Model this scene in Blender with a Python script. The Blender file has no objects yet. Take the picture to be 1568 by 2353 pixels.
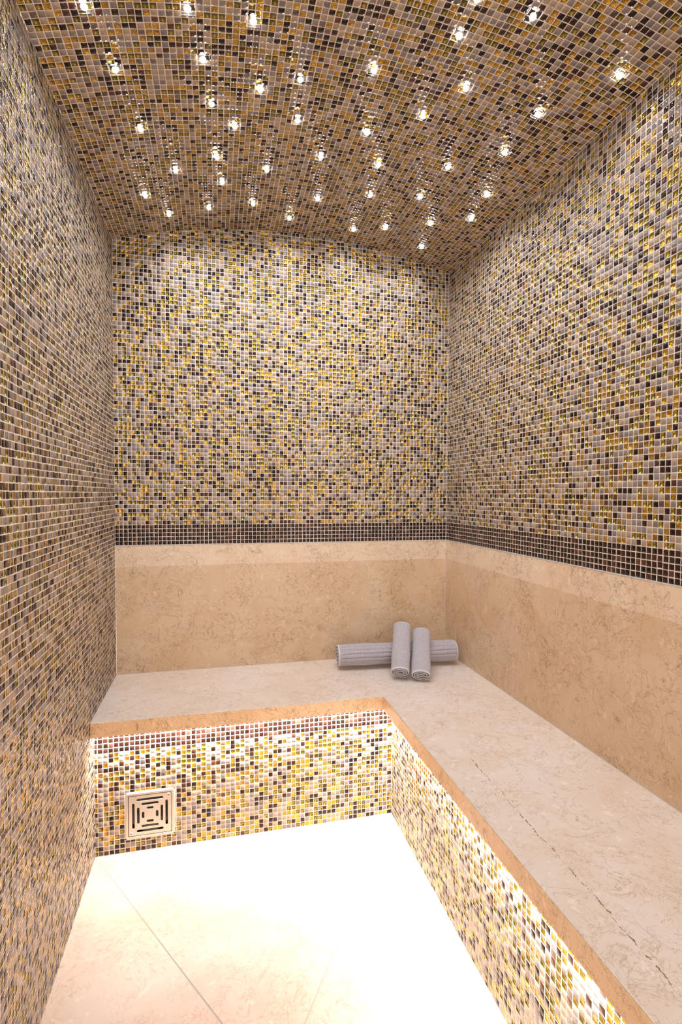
import bpy, bmesh, math, random
import numpy as np
from mathutils import Vector, Matrix

# ------------------------------------------------------------------ basics
S = 0.0165                      # one mosaic tile pitch in metres
scn = bpy.context.scene
col = scn.collection
random.seed(4)
W, YF = 87.23, -165.0           # room width and front end, in tiles
D1, D2, T, HB, HS = 27.5, 27.68, 2.93, 28.72, 60.33
INS = 3.2                       # overhang of the seat slab over the risers
XC, ZC, R = 45.01, -17.4165, 157.641   # barrel vault circle

# ------------------------------------------------------------------ camera
cd = bpy.data.cameras.new('camera'); cam = bpy.data.objects.new('camera', cd); col.objects.link(cam)
cd.sensor_fit = 'VERTICAL'; cd.sensor_height = 36; cd.lens = 1180.6/2353*36
cd.clip_start = 0.01
_y, _p, _r = map(math.radians, (13.73, -1.9456, 0.2843))
F = Vector((math.sin(_y)*math.cos(_p), math.cos(_y)*math.cos(_p), math.sin(_p)))
Rt = Vector((math.cos(_y), -math.sin(_y), 0)); Up = Rt.cross(F)
R2 = math.cos(_r)*Rt + math.sin(_r)*Up; U2 = -math.sin(_r)*Rt + math.cos(_r)*Up
M = Matrix((R2, U2, -F)).transposed().to_4x4(); M.translation = Vector((23.742, -133.872, 73.115))*S
cam.matrix_world = M
scn.camera = cam

# ------------------------------------------------------------------ light and exposure
scn.view_settings.view_transform = 'Standard'; scn.view_settings.look = 'None'
scn.view_settings.gamma = 1; scn.view_settings.use_curve_mapping = False
scn.view_settings.exposure = 0.0
WORLD_COL, WORLD_STR = (1.0, 0.98, 0.96), 2.1      # added fill light, let in through the front left open
STRIP_W_PER_M, STRIP_COL = 11.0, (1.0, 0.97, 0.95)
STAR_W, STAR_COL = 1.9, (0.86, 0.92, 1.0)
STAR_EMIT = 30.0
w = bpy.data.worlds.new('world'); scn.world = w; w.use_nodes = True
bg = w.node_tree.nodes['Background']
bg.inputs[0].default_value = (*WORLD_COL, 1); bg.inputs[1].default_value = WORLD_STR

# ------------------------------------------------------------------ node helpers
def srgb(r, g, b):
    f = lambda c: ((c/255+0.055)/1.055)**2.4 if c > 10 else c/255/12.92
    return (f(r), f(g), f(b), 1)
class NT:
    def __init__(s, name):
        s.m = bpy.data.materials.new(name); s.m.use_nodes = True; s.t = s.m.node_tree
        s.b = s.t.nodes['Principled BSDF']
    def n(s, typ, **kw):
        nd = s.t.nodes.new(typ)
        for k, v in kw.items():
            if k.startswith('i_'):
                k = k[2:]; nd.inputs[int(k) if k.isdigit() else k.replace('_', ' ')].default_value = v
            else: setattr(nd, k, v)
        return nd
    def l(s, a, b): s.t.links.new(a, b)
    def math(s, op, a, b=None, clamp=False):
        nd = s.n('ShaderNodeMath', operation=op, use_clamp=clamp)
        for i, x in enumerate((a, b)):
            if x is None: continue
            if isinstance(x, (int, float)): nd.inputs[i].default_value = x
            else: s.l(x, nd.inputs[i])
        return nd.outputs[0]
    def mix(s, f, a, b, blend='MIX'):
        nd = s.n('ShaderNodeMix', data_type='RGBA', blend_type=blend)
        for i, x in ((0, f), (6, a), (7, b)):
            if isinstance(x, (int, float, tuple)): nd.inputs[i].default_value = x
            else: s.l(x, nd.inputs[i])
        return nd.outputs[2]
    def ramp(s, fac, stops, interp='LINEAR'):
        nd = s.n('ShaderNodeValToRGB'); cr = nd.color_ramp; cr.interpolation = interp
        while len(cr.elements) < len(stops): cr.elements.new(0.5)
        for e, (p, c) in zip(cr.elements, stops): e.position = p; e.color = c
        s.l(fac, nd.inputs[0]); return nd.outputs[0]
    def set(s, **kw):
        for k, v in kw.items(): s.b.inputs[k.replace('_', ' ')].default_value = v
        return s.m
    def noise(s, vec, scale, detail=2, rough=.5, dist=0.):
        nd = s.n('ShaderNodeTexNoise'); s.l(vec, nd.inputs['Vector'])
        nd.inputs['Scale'].default_value = scale; nd.inputs['Detail'].default_value = detail
        nd.inputs['Roughness'].default_value = rough; nd.inputs['Distortion'].default_value = dist
        return nd.outputs['Fac']
    def bump(s, h, strength, dist):
        nd = s.n('ShaderNodeBump', i_Strength=strength, i_Distance=dist); s.l(h, nd.inputs['Height'])
        s.l(nd.outputs[0], s.b.inputs['Normal'])

# ------------------------------------------------------------------ materials
def tile_mat(name, stops, rough=.12, bump=(.25, .0006, 90), metallic=0, coat=0., streak=.25, spec=.5):
    k = NT(name); at = k.n('ShaderNodeAttribute', attribute_name='tone', attribute_type='GEOMETRY')
    tc = k.n('ShaderNodeTexCoord'); c = k.ramp(at.outputs['Fac'], stops, 'LINEAR')
    if streak:
        nz = k.noise(tc.outputs['Object'], 160, 3, .6, 1.5)
        m = k.math('MULTIPLY_ADD', nz, streak*2); k.t.nodes[-1].inputs[2].default_value = 1-streak
        cc = k.n('ShaderNodeCombineColor'); [k.l(m, cc.inputs[i]) for i in range(3)]
        c = k.mix(1.0, c, cc.outputs[0], 'MULTIPLY')
    k.l(c, k.b.inputs['Base Color'])
    k.bump(k.noise(tc.outputs['Object'], bump[2], 2), bump[0], bump[1])
    k.b.inputs['Roughness'].default_value = rough; k.b.inputs['Metallic'].default_value = metallic
    k.b.inputs['Coat Weight'].default_value = coat; k.b.inputs['Coat Roughness'].default_value = .06
    k.b.inputs['Specular IOR Level'].default_value = spec
    return k.m
M_STONE = tile_mat('beige_and_grey_tile', [(0, srgb(174, 150, 127)), (.42, srgb(160, 137, 114)), (.5, srgb(146, 132, 124)),
                   (.8, srgb(126, 115, 111)), (.93, srgb(104, 86, 75)), (1, srgb(84, 62, 50))], rough=.14, streak=.12, bump=(.10, .0006, 110))
M_BROWN = tile_mat('dark_brown_tile', [(0, srgb(26, 13, 8)), (.5, srgb(42, 22, 14)), (.8, srgb(60, 34, 24)), (1, srgb(96, 58, 42))], rough=.10, spec=.35, streak=.3, bump=(.12, .0006, 110))
M_GOLD = tile_mat('olive_gold_leaf_tile', [(0, srgb(122, 108, 14)), (.5, srgb(146, 126, 24)), (1, srgb(174, 142, 44))],
                  rough=.3, bump=(.35, .0008, 220), metallic=.85, coat=1.0, streak=.1)
M_AMBER = tile_mat('rippled_amber_gold_tile', [(0, srgb(176, 130, 8)), (.5, srgb(198, 148, 16)), (1, srgb(214, 164, 36))],
                   rough=.16, bump=(1.0, .0032, 135), metallic=.9, coat=1.0, streak=.15)
M_EDGE = NT('olive_glass_edge').set(Base_Color=srgb(84, 64, 12), Roughness=.15)
def grout():
    k = NT('cream_grout'); tc = k.n('ShaderNodeTexCoord')
    k.l(k.ramp(k.noise(tc.outputs['Object'], 25, 3), [(.3, srgb(222, 202, 187)), (.7, srgb(236, 218, 204))]), k.b.inputs['Base Color'])
    return k.set(Roughness=.75)
M_GROUT = grout()

def marble(name, a, b, vein, rough=.3, vstr=.75, fissure=False, spec=.5, loc=(0, 0, 0)):
    k = NT(name); tc = k.n('ShaderNodeTexCoord')
    mp = k.n('ShaderNodeMapping'); k.l(tc.outputs['Object'], mp.inputs[0]); mp.inputs['Location'].default_value = loc
    o = mp.outputs[0]
    base = k.mix(k.ramp(k.noise(o, 5, 4, .6, .6), [(.35, (0, 0, 0, 1)), (.68, (1, 1, 1, 1))]), a, b)
    sp = k.noise(o, 38, 3, .6, .4)
    pale = tuple(min(1, c*1.10) for c in a[:3])+(1,)
    base = k.mix(k.ramp(sp, [(.60, (0, 0, 0, 1)), (.68, (.8, .8, .8, 1))]), base, pale)
    gr = k.noise(o, 420, 2, .6)
    base = k.mix(.10, base, k.ramp(gr, [(.2, (.35, .25, .18, 1)), (.8, (1, .95, .9, 1))]), 'MULTIPLY')
    for sc, wd, off, st in ((14, .013, 7.3, .8), (24, .018, 2.1, .6), (9, .007, 4.9, .9)):
        m2 = k.n('ShaderNodeMapping'); k.l(o, m2.inputs[0]); m2.inputs['Location'].default_value = (off, off*.7, off*1.3)
        nz = k.noise(m2.outputs[0], sc, 6, .62, .9)
        d = k.math('ABSOLUTE', k.math('SUBTRACT', nz, .5))
        line = k.math('SUBTRACT', 1.0, k.math('DIVIDE', d, wd), True)
        mask = k.ramp(k.noise(m2.outputs[0], sc*.42, 3, .6), [(.42, (0, 0, 0, 1)), (.56, (1, 1, 1, 1))])
        base = k.mix(k.math('MULTIPLY', k.math('MULTIPLY', line, mask), vstr*st), base, vein)
    if fissure:
        sx = k.n('ShaderNodeSeparateXYZ'); k.l(tc.outputs['Object'], sx.inputs[0])
        x, y = sx.outputs[0], sx.outputs[1]
        # a dotted natural fissure running along the right-hand seat
        xx = k.math('ADD', k.math('MULTIPLY', k.math('ADD', y, 78*S), .035), 64.75*S)
        wob = k.math('MULTIPLY', k.math('SUBTRACT', k.noise(tc.outputs['Object'], 11, 5, .7), .5), .035)
        d = k.math('ABSOLUTE', k.math('SUBTRACT', x, k.math('SUBTRACT', xx, wob)))
        nz = k.noise(tc.outputs['Object'], 130, 2)
        wd = k.math('MULTIPLY', k.math('SUBTRACT', nz, .42, True), .007)
        line = k.math('LESS_THAN', d, wd)
        rng = k.math('LESS_THAN', y, -56*S)
        base = k.mix(k.math('MULTIPLY', k.math('MULTIPLY', line, rng), .85), base, srgb(120, 70, 42))
    k.l(base, k.b.inputs['Base Color'])
    k.bump(gr, .05, .0005)
    return k.set(Roughness=rough, Specular_IOR_Level=spec)
A1, A2, V1 = srgb(230, 198, 166), srgb(218, 178, 138), srgb(128, 84, 48)
M_SEAT = marble('cream_limestone_seat', srgb(242, 230, 219), srgb(236, 216, 198), srgb(172, 122, 84), rough=.28, vstr=.6, fissure=True)
M_BACK = marble('golden_limestone_panel', srgb(228, 200, 168), srgb(217, 184, 146), V1, rough=.4, vstr=.75, loc=(3, 1, 2))
M_TOP_BAND = marble('paler_backrest_band', srgb(240, 216, 188), srgb(230, 200, 168), V1, rough=.4, vstr=.75, loc=(3, 1, 2))
M_FACE = marble('glow_tinted_limestone_edge', srgb(238, 204, 164), srgb(228, 188, 142), V1, rough=.4, vstr=.8, loc=(1, 4, 2))
M_FLOOR = marble('pale_limestone_floor', srgb(232, 214, 199), srgb(226, 200, 178), srgb(186, 128, 84), rough=.35, vstr=.55, loc=(9, 5, 1))
M_JOINT = NT('grey_floor_joint').set(Base_Color=srgb(190, 180, 170), Roughness=.6)
M_SEAL = NT('pale_grey_sealant').set(Base_Color=srgb(205, 196, 190), Roughness=.45)
M_STEEL = NT('brushed_steel').set(Base_Color=(.62, .56, .49, 1), Metallic=1.0, Roughness=.36)
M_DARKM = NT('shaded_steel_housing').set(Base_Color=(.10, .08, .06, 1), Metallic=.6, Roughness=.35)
M_ALU = NT('white_profile').set(Base_Color=(.8, .8, .8, 1), Roughness=.5)
def emis(name, c, s):
    k = NT(name); return k.set(Base_Color=(1, 1, 1, 1), Emission_Color=(*c, 1), Emission_Strength=s)
M_STRIP = emis('lit_led_diffuser', STRIP_COL, 52.0)
M_LENS = emis('lit_lens', STAR_COL, STAR_EMIT)
M_GLASS = NT('clear_glass_plate').set(Base_Color=(1, .97, .9, 1), Roughness=.03, Transmission_Weight=1.0, IOR=1.45)
def terry(name, c1, c2, strength):
    k = NT(name); tc = k.n('ShaderNodeTexCoord')
    n1 = k.noise(tc.outputs['Object'], 480, 3, .7); n2 = k.noise(tc.outputs['Object'], 30, 2)
    c = k.mix(k.ramp(n1, [(.3, (0, 0, 0, 1)), (.62, (1, 1, 1, 1))]), c2, c1)
    k.l(c, k.b.inputs['Base Color']); k.bump(n1, strength, .0022)
    return k.set(Roughness=.95, Sheen_Weight=.3, Specular_IOR_Level=.1)
M_TERRY = terry('grey_terry_cloth', srgb(220, 212, 218), srgb(150, 138, 142), 1.0)
M_HEM = terry('grey_woven_hem', srgb(226, 220, 226), srgb(206, 198, 204), .2)

# ------------------------------------------------------------------ object helpers
def link(name, me, parent=None, mats=(), **props):
    o = bpy.data.objects.new(name, me); col.objects.link(o)
    if me is not None:
        for m in mats: me.materials.append(m)
    if parent: o.parent = parent
    for k_, v in props.items(): o[k_] = v
    return o
def np_mesh(name, verts, faces, midx=None, tone=None):
    me = bpy.data.meshes.new(name); verts = np.asarray(verts, np.float32); faces = np.asarray(faces, np.int32)
    me.vertices.add(len(verts)); me.vertices.foreach_set('co', verts.ravel())
    me.loops.add(faces.size); me.loops.foreach_set('vertex_index', faces.ravel())
    me.polygons.add(len(faces)); me.polygons.foreach_set('loop_start', np.arange(0, faces.size, 4, dtype=np.int32))
    if midx is not None: me.polygons.foreach_set('material_index', np.asarray(midx, np.int32))
    if tone is not None:
        a = me.attributes.new('tone', 'FLOAT', 'FACE'); a.data.foreach_set('value', np.asarray(tone, np.float32))
    me.update(calc_edges=True); me.validate()
    return me
def bm_obj(name, bm, mat, parent=None, smooth=False, **props):
    me = bpy.data.meshes.new(name); bmesh.ops.recalc_face_normals(bm, faces=bm.faces[:]); bm.to_mesh(me); bm.free()
    if smooth: me.polygons.foreach_set('use_smooth', [True]*len(me.polygons))
    return link(name, me, parent, (mat,), **props)
def box(bm, a, b, bev=0):
    g = bmesh.ops.create_cube(bm, size=1); vs = g['verts']
    for v in vs: v.co = Vector([(a[i]+b[i])/2*S + v.co[i]*abs(b[i]-a[i])*S for i in range(3)])
    if bev:
        es = list({e for v in vs for e in v.link_edges})
        bmesh.ops.bevel(bm, geom=es, offset=bev*S, segments=2, affect='EDGES', profile=.5)
def prism(bm, poly, z0, z1, bev=0):
    vs = [bm.verts.new((x*S, y*S, z1*S)) for x, y in poly]; f = bm.faces.new(vs)
    ex = bmesh.ops.extrude_face_region(bm, geom=[f])
    for v in [e for e in ex['geom'] if isinstance(e, bmesh.types.BMVert)]: v.co.z = z0*S
    if bev: bmesh.ops.bevel(bm, geom=[e for e in bm.edges if abs(e.verts[0].co.z-e.verts[1].co.z) < 1e-6],
                            offset=bev*S, segments=2, affect='EDGES', profile=.5)

# ------------------------------------------------------------------ mosaic builder: every tile is real raised or sunken geometry
MATS = (M_GROUT, M_STONE, M_BROWN, M_GOLD, M_AMBER, M_EDGE)
def edges(a, b, first):
    return np.array([a] + list(np.arange(a+first, b-.15, 1.0)) + [b])
def mosaic(name, ue, ve, mapf, seed, brown=None, skip=None, parent=None, **props):
    rng = np.random.default_rng(seed)
    U, V = np.meshgrid(np.arange(len(ue)-1), np.arange(len(ve)-1), indexing='ij'); U = U.ravel(); V = V.ravel()
    if skip is not None:
        kp = ~skip((ue[U]+ue[U+1])/2, (ve[V]+ve[V+1])/2); U, V = U[kp], V[kp]
    u0, u1, v0, v1 = ue[U], ue[U+1], ve[V], ve[V+1]; n = len(U)
    r = rng.random(n)
    # neighbouring tiles clump a little, as on mosaic sheets mixed by hand
    kind = np.select([r < .425, r < .625, r < .825], [1, 2, 3], 4)
    if brown is not None: kind = np.where(brown(V, ve), 2, kind)
    tone = rng.random(n)
    g = .070
    uc, vc = (u0+u1)/2, (v0+v1)/2
    su = np.array([-1, 1, 1, -1]); sv = np.array([-1, -1, 1, 1])
    hu, hv = (u1-u0)/2, (v1-v0)/2
    jit = lambda: rng.normal(0, .012, (n, 4))
    ou = uc[:, None]+su*hu[:, None]; ov = vc[:, None]+sv*hv[:, None]
    iu0 = uc[:, None]+su*(hu-g).clip(.02)[:, None]; iv0 = vc[:, None]+sv*(hv-g).clip(.02)[:, None]
    sh = rng.normal(0, .018, (n, 1)); sh2 = rng.normal(0, .018, (n, 1))
    iu = iu0+jit()+sh; iv = iv0+jit()+sh2
    h = np.select([kind == 1, kind == 2, kind == 3], [.04, .04, -.09], -.03)
    ins = np.where(kind == 3, .0, .035)
    tu = uc[:, None]+sh+(iu-uc[:, None]-sh)*(1-ins[:, None]*2); tv = vc[:, None]+sh2+(iv-vc[:, None]-sh2)*(1-ins[:, None]*2)
    ta, tb = rng.normal(0, .014, n), rng.normal(0, .014, n)
    th = h[:, None]+su*ta[:, None]*.42+sv*tb[:, None]*.42
    z = np.zeros((n, 4))
    P = np.concatenate([mapf(ou, ov, z), mapf(iu, iv, z), mapf(tu, tv, th)], axis=1)      # n,12,3
    q = [[i, (i+1) % 4, 4+(i+1) % 4, 4+i] for i in range(4)] + [[4+i, 4+(i+1) % 4, 8+(i+1) % 4, 8+i] for i in range(4)] + [[8, 9, 10, 11]]
    faces = (np.arange(n)[:, None, None]*12+np.array(q)[None]).reshape(-1, 4)
    mi = np.zeros((n, 9), int); mi[:, 4:8] = np.where(kind >= 3, 5, kind)[:, None]; mi[:, 8] = kind
    me = np_mesh(name, P.reshape(-1, 3)*S, faces, mi.ravel(), np.repeat(tone, 9))
    return link(name, me, parent, MATS, **props)
arr = lambda x, y, z: np.stack([x, y, z], axis=-1)
Zrow = edges(0, 141.5, .33)

# ------------------------------------------------------------------ the room
def vault_z(x): return ZC+np.sqrt(R*R-(x-XC)**2)
back_rows = np.array(list(np.arange(HS+.12, 141.6, 1.0)))
mosaic('wall_back', edges(0, W, .97), back_rows, lambda u, v, h: arr(u, -h, v), 11,
       brown=lambda V, ve: V < 5, skip=lambda u, v: v-.6 > vault_z(u), kind='structure')
mosaic('wall_left', edges(YF, 0, .5), Zrow[Zrow < 134.5], lambda u, v, h: arr(h, u, v), 12, kind='structure')
mosaic('wall_right', edges(YF, 0, .4), np.arange(HS+.12, 135.6, 1.0), lambda u, v, h: arr(W-h, -u+YF, v), 13,
       brown=lambda V, ve: V < 5, kind='structure')
PH0 = math.asin(-XC/R); ARC = R*(math.asin((W-XC)/R)-PH0)
def vmap(u, v, h):
    ph = PH0+u/R
    return arr(XC+(R-h)*np.sin(ph), v, ZC+(R-h)*np.cos(ph))
mosaic('ceiling', edges(0, ARC, .9), edges(YF, 0, .7), vmap, 14, kind='structure')
# stone behind the backrest, under the mosaic
bm = bmesh.new(); box(bm, (-1.5, .35, -1), (W+1.5, 1.5, HS+.2)); bm_obj('wall_back_base', bm, M_GROUT, kind='structure').name = 'wall_back_lower'
bm = bmesh.new(); box(bm, (W+.35, YF, -1), (W+1.5, .35, HS+.2)); bm_obj('wall_right_lower', bm, M_GROUT, kind='structure')

# floor: envelope-cut limestone panels with thin open joints running out of both inner corners to a drain
XR, YR = W-D2+INS, -D1+INS
gx, gy, g2 = 30.6, -73.6, .11
bm = bmesh.new()
def panel(poly):
    # shrink each polygon a touch so that the joint stays open
    c = Vector((sum(p[0] for p in poly)/len(poly), sum(p[1] for p in poly)/len(poly)))
    out = []
    n = len(poly)
    for i in range(n):
        p0, p1, p2 = (Vector(poly[(i-1) % n]), Vector(poly[i]), Vector(poly[(i+1) % n]))
        d1 = (p1-p0).normalized(); d2 = (p2-p1).normalized()
        n1 = Vector((-d1.y, d1.x)); n2 = Vector((-d2.y, d2.x))
        b = (n1+n2); b = b/b.length/max(.3, b.normalized().dot(n1)); out.append(tuple(p1+b*g2))
    prism(bm, out, -.6, 0)
panel([(0, YR), (gx, gy), (XR, YR)][::1])
panel([(0, YR), (0, YF), (gx, YF), (gx, gy)])
panel([(XR, YR), (gx, gy), (gx, YF), (XR, YF)][::1])
floor = bm_obj('floor', bm, M_FLOOR, kind='structure')
bm = bmesh.new(); box(bm, (-1, YF, -1.5), (W+1, 1, -.04)); bm_obj('floor_bed', bm, M_JOINT, kind='structure').name = 'floor_joint'
# ceramic skirting of sealant where the mosaic meets the floor
bm = bmesh.new(); box(bm, (0, YR-.12, -.02), (XR, YR, .10)); box(bm, (XR-.12, YF, -.02), (XR, YR, .10)); box(bm, (0, YF, -.02), (.12, YR, .10))
bm_obj('trim_1', bm, M_SEAL, kind='structure')

# ------------------------------------------------------------------ the bench
bench = link('bench', None, label='L-shaped built-in limestone bench with mosaic front around the sunken floor', category='bench')
bench.location = (W*S, 0, 0)
def pc(o): o.parent = bench; o.matrix_parent_inverse = Matrix.Translation(-bench.location); return o
bm = bmesh.new()
prism(bm, [(.1, -.15), (.1, -D1), (W-D2, -D1), (W-D2, YF), (W-.15, YF), (W-.15, -.15)], HB-T, HB, .07)
pc(bm_obj('seat', bm, M_SEAT, label='smooth cream limestone seat slab with a dotted fissure'))
# front edge of the seat slab: stone tone warmed to carry the floor glow
bm = bmesh.new()
prism(bm, [(.1, -D1-.12), (W-D2-.12, -D1-.12), (W-D2-.12, YF), (W-D2+.02, YF), (W-D2+.02, -D1+.02), (.1, -D1+.02)], HB-T-.02, HB-.14, .03)
pc(bm_obj('seat_edge', bm, M_FACE, label='limestone front edge of the seat, tinted by floor glow'))
VX0, VX1, VZ0, VZ1 = 6.05, 14.95, 3.05, 11.95
pc(mosaic('riser', edges(0, XR, .62), np.array(list(np.arange(0, 26, 1.0))+[26.3]), lambda u, v, h: arr(u, YR-h, v), 15,
       brown=lambda V, ve: V >= 21, skip=lambda u, v: (u > VX0) & (u < VX1) & (v > VZ0) & (v < VZ1),
       label='mosaic front under the back seat, lit along its top'))
pc(mosaic('riser', edges(YF, YR, .35), np.array(list(np.arange(0, 26, 1.0))+[26.3]), lambda u, v, h: arr(XR-h, YR+YF-u, v), 16,
       brown=lambda V, ve: V >= 22, label='mosaic front under the long right-hand seat'))
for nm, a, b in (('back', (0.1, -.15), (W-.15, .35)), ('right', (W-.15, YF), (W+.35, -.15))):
    bm = bmesh.new(); box(bm, (a[0], a[1], HB), (b[0], b[1], HS-5.15)); o1 = pc(bm_obj('backrest', bm, M_BACK, label='golden limestone backrest panel along the %s wall' % nm))
    bm = bmesh.new(); box(bm, (a[0], a[1], HS-5.15), (b[0], b[1], HS)); o2 = pc(bm_obj('backrest_top_band', bm, M_TOP_BAND, label='paler band along the top of the limestone %s panel' % nm))  # top stretch of each backrest, drawn in a paler tone
bm = bmesh.new()
box(bm, (.05, -.22, HS-.02), (W, 0, HS+.2), .04); box(bm, (W-.22, YF, HS-.02), (W, 0, HS+.2), .04)
pc(bm_obj('sealant_line', bm, M_SEAL))
bm = bmesh.new()
box(bm, (.1, -.24, HB-.02), (W-.2, -.1, HB+.07)); box(bm, (W-.24, YF, HB-.02), (W-.1, -.1, HB+.07)); box(bm, (.0, -D1, HB-.1), (.12, 0, HB+.07))
box(bm, (W-.22, -.24, HB), (W-.12, -.12, HS))
pc(bm_obj('sealant_line', bm, M_SEAL))

# ------------------------------------------------------------------ LED strips under the seat
def strip(a, b, label, along):
    """a, b: ends (tiles) of the strip centre line, just under the seat slab"""
    root = link('led_strip', None, label=label, category='strip light', group='light strips under the bench')
    root.location = Vector(((a[0]+b[0])/2, (a[1]+b[1])/2, HB-T))*S
    def pr(o): o.parent = root; o.matrix_parent_inverse = Matrix.Translation(-root.location); return o
    z = HB-T; hw = .3
    L = math.dist(a, b)
    bm = bmesh.new()
    if along == 'x': box(bm, (a[0], a[1]-hw-.12, z-.25), (b[0], a[1]-hw, z)); box(bm, (a[0], a[1]+hw, z-.25), (b[0], a[1]+hw+.12, z)); box(bm, (a[0], a[1]-hw, z-.06), (b[0], a[1]+hw, z))
    else: box(bm, (a[0]-hw-.12, b[1], z-.25), (a[0]-hw, a[1], z)); box(bm, (a[0]+hw, b[1], z-.25), (a[0]+hw+.12, a[1], z)); box(bm, (a[0]-hw, b[1], z-.06), (a[0]+hw, a[1], z))
    pr(bm_obj('channel', bm, M_ALU))
    bm = bmesh.new()
    if along == 'x': box(bm, (a[0], a[1]-hw, z-.38), (b[0], a[1]+hw, z-.06), .12)
    else: box(bm, (a[0]-hw, b[1], z-.38), (a[0]+hw, a[1], z-.06), .12)
    pr(bm_obj('diffuser', bm, M_STRIP))
    ld = bpy.data.lights.new('led_light', 'AREA'); ld.shape = 'RECTANGLE'; ld.size = L*S; ld.size_y = .5*S
    ld.energy = STRIP_W_PER_M*L*S; ld.color = STRIP_COL
    lo = link('led_light', ld); lo.location = Vector(((a[0]+b[0])/2, (a[1]+b[1])/2, z-.42))*S
    lo.rotation_euler = (math.radians(32), 0, 0) if along == 'x' else (math.radians(32), 0, -math.pi/2)      # tilted back towards the riser
    pr(lo); return root
strip((1.0, YR-2.1), (XR-2.2, YR-2.1), 'white light strip under the front edge of the back seat', 'x')
strip((XR-2.1, YR-3.2), (XR-2.1, YF+1), 'white light strip under the front edge of the right-hand seat', 'y')

# ------------------------------------------------------------------ steel vent grille low in the back riser
vent = link('vent_grille', None, label='square stainless steel slotted grille low on the mosaic bench front', category='vent grille')
VC = Vector((10.5, YR-.02, 7.5))
vent.location = VC*S; vent.rotation_euler = (math.pi/2, 0, 0)      # local x right, y up, z towards the room
def rrect(cx, cy, hx, hy, r, n=6):
    pts = []
    for qx, qy, a0 in ((1, 1, 0), (-1, 1, 90), (-1, -1, 180), (1, -1, 270)):
        for i in range(n+1):
            a = math.radians(a0+90*i/n); pts.append((cx+qx*(hx-r)+r*math.cos(a), cy+qy*(hy-r)+r*math.sin(a)))
    return pts
def curve_mesh(name, loops, ext, bev, mat, parent, z=0, **props):
    cu = bpy.data.curves.new('outline', 'CURVE'); cu.dimensions = '2D'; cu.fill_mode = 'BOTH'
    cu.extrude = ext*S; cu.bevel_depth = bev*S; cu.bevel_resolution = 2
    for lp in loops:
        sp = cu.splines.new('POLY'); sp.points.add(len(lp)-1); sp.use_cyclic_u = True
        for p, (x, y) in zip(sp.points, lp): p.co = (x*S, y*S, 0, 1)
    tmp = bpy.data.objects.new('outline', cu); col.objects.link(tmp)
    bpy.context.view_layer.update()
    me = bpy.data.meshes.new_from_object(tmp.evaluated_get(bpy.context.evaluated_depsgraph_get()))
    bpy.data.objects.remove(tmp); bpy.data.curves.remove(cu); me.name = name; me.materials.clear()
    o = link(name, me, parent, (mat,), **props); o.location = (0, 0, z*S); return o
HP = 4.08
slots = []
for dist_, ln in ((3.22, 2.62), (2.28, 1.68), (1.36, .70)):
    hw = .27
    slots += [rrect(0, dist_, ln, hw, hw), rrect(0, -dist_, ln, hw, hw), rrect(dist_, 0, hw, ln, hw), rrect(-dist_, 0, hw, ln, hw)]
curve_mesh('frame', [rrect(0, 0, 4.62, 4.62, .35), rrect(0, 0, 4.27, 4.27, .2)], .14, .05, M_STEEL, vent, .05)
curve_mesh('cover_plate', [rrect(0, 0, HP, HP, .16)]+slots, .05, .03, M_STEEL, vent, .12)
bm = bmesh.new()
box(bm, (-4.3, -4.3, -2.6), (4.3, 4.3, -2.4)); box(bm, (-4.45, -4.45, -2.6), (-4.3, 4.45, .05)); box(bm, (4.3, -4.45, -2.6), (4.45, 4.45, .05))
box(bm, (-4.45, -4.45, -2.6), (4.45, -4.3, .05)); box(bm, (-4.45, 4.3, -2.6), (4.45, 4.45, .05))
bm_obj('housing', bm, M_DARKM, vent)
# curved funnel inside the housing, glimpsed through the outer slots
bm = bmesh.new()
seg = 40
for i in range(seg):
    a0, a1 = 2*math.pi*i/seg, 2*math.pi*(i+1)/seg
    q = [(3.9*math.cos(a0), 3.9*math.sin(a0), -.5), (3.9*math.cos(a1), 3.9*math.sin(a1), -.5), (2.9*math.cos(a1), 2.9*math.sin(a1), -2.3), (2.9*math.cos(a0), 2.9*math.sin(a0), -2.3)]
    bm.faces.new([bm.verts.new(Vector(p)*S) for p in q])
bmesh.ops.remove_doubles(bm, verts=bm.verts[:], dist=1e-5)
bm_obj('funnel', bm, M_STEEL, vent, smooth=True)
for sx, sy in ((3.62, 3.62), (-3.62, -3.62)):
    bm = bmesh.new()
    bmesh.ops.create_cone(bm, cap_ends=True, segments=24, radius1=.34*S, radius2=.28*S, depth=.08*S)
    so = bm_obj('screw', bm, M_STEEL, vent); so.location = Vector((sx, sy, .24))*S
    bm = bmesh.new(); box(bm, (-.17, -.035, -.01), (.17, .035, .012)); box(bm, (-.035, -.17, -.01), (.035, .17, .012))
    ro = bm_obj('screw_recess', bm, M_DARKM, so); ro.location = (0, 0, .04*S); ro.rotation_euler = (0, 0, .5)
bm = bmesh.new()
for s_ in (-1, 1):
    box(bm, (-4.9, s_*4.75-.2, -.1), (4.9, s_*4.75+.2, .04), .05); box(bm, (s_*4.75-.2, -4.9, -.1), (s_*4.75+.2, 4.9, .04), .05)
bm_obj('sealant_surround', bm, M_GROUT, vent)

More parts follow.
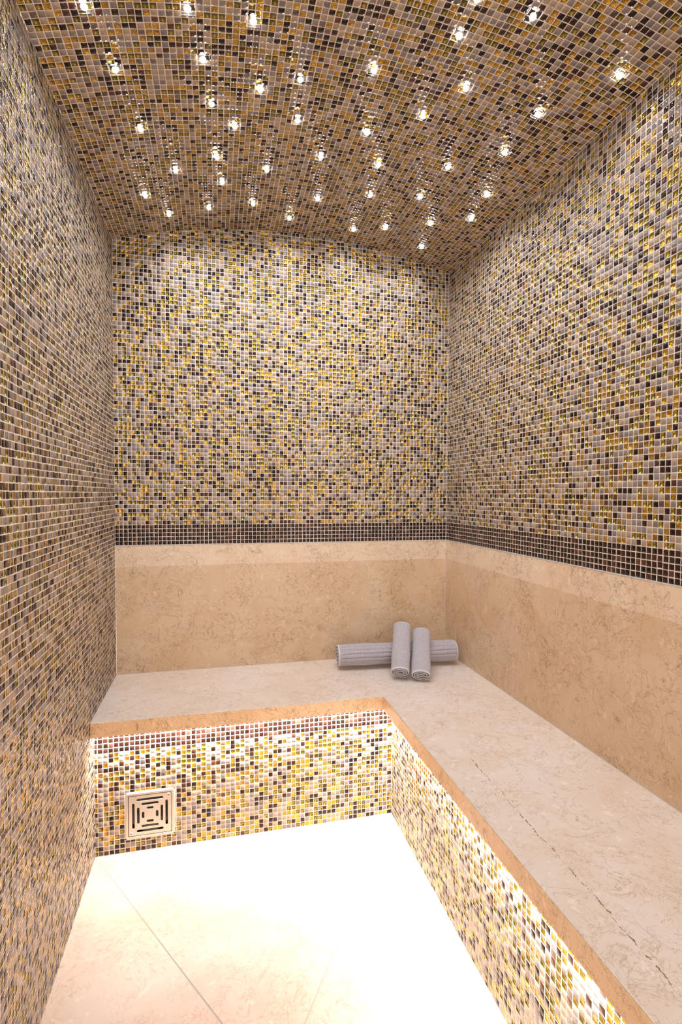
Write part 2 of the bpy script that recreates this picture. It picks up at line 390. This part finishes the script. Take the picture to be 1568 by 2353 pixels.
# ------------------------------------------------------------------ rolled towels
def towel(label, a, b, rx, ry, turns, thick, ribs, roll, flap, seed):
    """rolled towel between the axis ends a and b (tiles); elliptical spiral with real thickness"""
    rng = random.Random(seed)
    a, b = Vector(a), Vector(b); ax = (b-a).normalized(); L = (b-a).length
    side = ax.cross(Vector((0, 0, 1))).normalized(); up = side.cross(ax).normalized()
    root = link('rolled_towel', None, label=label, category='towel', group='grey rolled towels on the bench corner')
    root.location = Vector((a.x, a.y, HB))*S
    n = int(turns*(150 if ribs > .1 else 64)); gap = thick*2.5
    total = 2*math.pi*turns
    def centre(t, off):
        th = total*t; rr = max(.12, 1-(turns*(1-t))*gap/ min(rx, ry)) if False else None
        k = (turns*(1-t))*gap
        ex, ey = max(rx-k, .12+.3*t), max(ry-k, .06+.3*t)
        ang = roll+th
        return (ex-off)*math.cos(ang), (ey-off)*math.sin(ang)
    sl = 70
    def grid(l0, l1, nl, t0, extra, rib, lump):
        vs = []; nt = n
        for il in range(nl+1):
            f = il/nl; s = l0+(l1-l0)*f
            endr = min(s, L-s)
            rnd = .10*max(0, 1-endr/.5)**2
            wob = .05*math.sin(s*.55+seed)+.03*math.sin(s*1.3+seed*2)
            for layer in (0, 1):
                for it in range(nt+1):
                    t = t0+(1-t0)*it/nt; th = total*t
                    outer = max(0, min(1, (t-(1-1.08/turns))*turns*6))
                    off = layer*thick-(extra if layer == 0 else 0)+rnd*outer+(wob*outer)
                    if rib and layer == 0 and outer > 0:
                        ph = (th/(2*math.pi)*rib+.06*math.sin(s*.8+th*3)+.03*math.sin(s*3.1+th)) % 1
                        e = min(1, max(0, (endr-.75)*4))
                        off += ribs*e*max(0, 1-abs(ph-.5)/.26)**1.5
                    if lump and layer == 0: off += rng.uniform(-.018, .018)
                    x, y = centre(t, off)
                    if flap and t > .965: x += (t-.965)/.035*flap[0]; y += (t-.965)/.035*flap[1]
                    vs.append((a+ax*s+side*x+up*y)*S-root.location)
        N = nt+1; st = 2*N; fs = []
        for il in range(nl):
            for it in range(nt):
                o = il*st+it
                fs.append((o, o+1, o+1+st, o+st)); fs.append((o+N+1, o+N, o+N+st, o+N+1+st))
            for it in (0, nt):
                o = il*st+it; fs.append((o, o+N, o+N+st, o+st))
        for il in (0, nl):
            for it in range(nt):
                o = il*st+it; fs.append((o, o+1, o+1+N, o+N))
        return vs, fs
    vs, fs = grid(0, L, sl, 0.0, 0, 16 if ribs else 0, True)
    me = np_mesh('towel_roll', [tuple(v) for v in vs], fs); me.polygons.foreach_set('use_smooth', [True]*len(me.polygons))
    link('towel_roll', me, root, (M_TERRY,))
    for l0, l1 in ((-.03, .30), (L-.30, L+.03)):
        vs, fs = grid(l0, l1, 3, .02, .02, 0, False)
        me = np_mesh('hem', [tuple(v) for v in vs], fs)
        link('hem', me, root, (M_HEM,), label='flat woven hem at the end of the roll')
    return root
towel('long ribbed grey towel rolled up and lying along the back of the bench corner',
      (53.9, -7.5, HB+3.12), (85.2, -10.0, HB+3.12), 3.2, 3.1, 3.2, .32, .30, 2.2, None, 1)
towel('grey rolled towel leaning on the long roll, the left one of the pair',
      (66.6, -19.4, HB+2.05), (71.4, -7.7, HB+9.9), 2.6, 2.05, 3.0, .24, .05, -.9, (.1, -.1), 2)
towel('right one of two grey rolled towels leaning on the long roll, with flatter end',
      (71.0, -21.6, HB+1.75), (76.3, -9.0, HB+8.5), 2.6, 1.8, 2.8, .24, .03, .35, (.35, .1), 3)

# ------------------------------------------------------------------ star lights in the vault
STARS = [(7.5, -59.8), (20.3, -59.8), (29.1, -58.8), (9.4, -49.6), (22.1, -51.6), (37.2, -49.6), (31.1, -46.5), (48.3, -54.0),
 (58.2, -63.4), (66.2, -69.5), (82.4, -67.3), (63.4, -55.5), (59.3, -47.5), (76.5, -55.9), (51.2, -40.4), (38.2, -40.4),
 (27.3, -37.4), (23.3, -42.6), (11.3, -36.6), (24.2, -28.6), (16.2, -24.4), (25.3, -20.3), (34.2, -25.3), (44.3, -31.4),
 (55.9, -32.4), (68.9, -37.3), (76.4, -45.8), (79.5, -34.0), (67.6, -26.2), (57.4, -22.2), (46.5, -17.2), (32.3, -12.4),
 (22.5, -10.3), (9.5, -16.4), (13.6, -8.2), (41.4, -7.5), (57.6, -7.1), (64.7, -11.2), (73.6, -18.3), (80.6, -24.9), (75.7, -7.8), (58.0, -69.1)]
bm = bmesh.new(); box(bm, (-.92, -.92, 0), (.92, .92, .16), .04)
me_plate = bpy.data.meshes.new('glass_plate'); bmesh.ops.recalc_face_normals(bm, faces=bm.faces[:]); bm.to_mesh(me_plate); bm.free(); me_plate.materials.append(M_GLASS)
bm = bmesh.new(); bmesh.ops.create_icosphere(bm, subdivisions=2, radius=.46*S)
for v in bm.verts: v.co.z *= .7
me_lens = bpy.data.meshes.new('lens'); bm.to_mesh(me_lens); bm.free(); me_lens.materials.append(M_LENS)
ld = bpy.data.lights.new('star_light', 'SPOT'); ld.energy = STAR_W; ld.color = STAR_COL; ld.spot_size = math.radians(162); ld.spot_blend = 1.0
ld.shadow_soft_size = .3*S
def where(x, y):
    return ('along the left wall' if x < 15 else 'in a band left of centre' if x < 30 else 'in the central band' if x < 50 else
            'in the band right of centre' if x < 65 else 'along the right wall')
pos = sorted([(p, True) for p in STARS], key=lambda q: q[0][1], reverse=True)
ordn = ['first', 'second', 'third', 'fourth', 'fifth', 'sixth', 'seventh', 'eighth', 'ninth', 'tenth', 'eleventh', 'twelfth']
cnt = {}
for (x, y), vis in pos :
    k_ = where(x, y); cnt[k_] = cnt.get(k_, 0)+1
    lab = '%s star light from the back wall, %s of the ceiling' % (ordn[cnt[k_]-1], k_)
    root = link('star_light', None, label=lab, category='ceiling light', group='star lights in the vaulted ceiling')
    ph = math.asin((x-XC)/R); rr = R-.07
    root.location = Vector((XC+rr*math.sin(ph), y, ZC+rr*math.cos(ph)))*S
    root.rotation_euler = (0, math.pi+ph, 0)        # local z points down into the room
    link('glass_plate', me_plate, root)
    o = link('lens', me_lens, root); o.location = (0, 0, .12*S)
    o = link('bulb', ld, root); o.location = (0, 0, .6*S); o.rotation_euler = (math.pi, 0, 0)
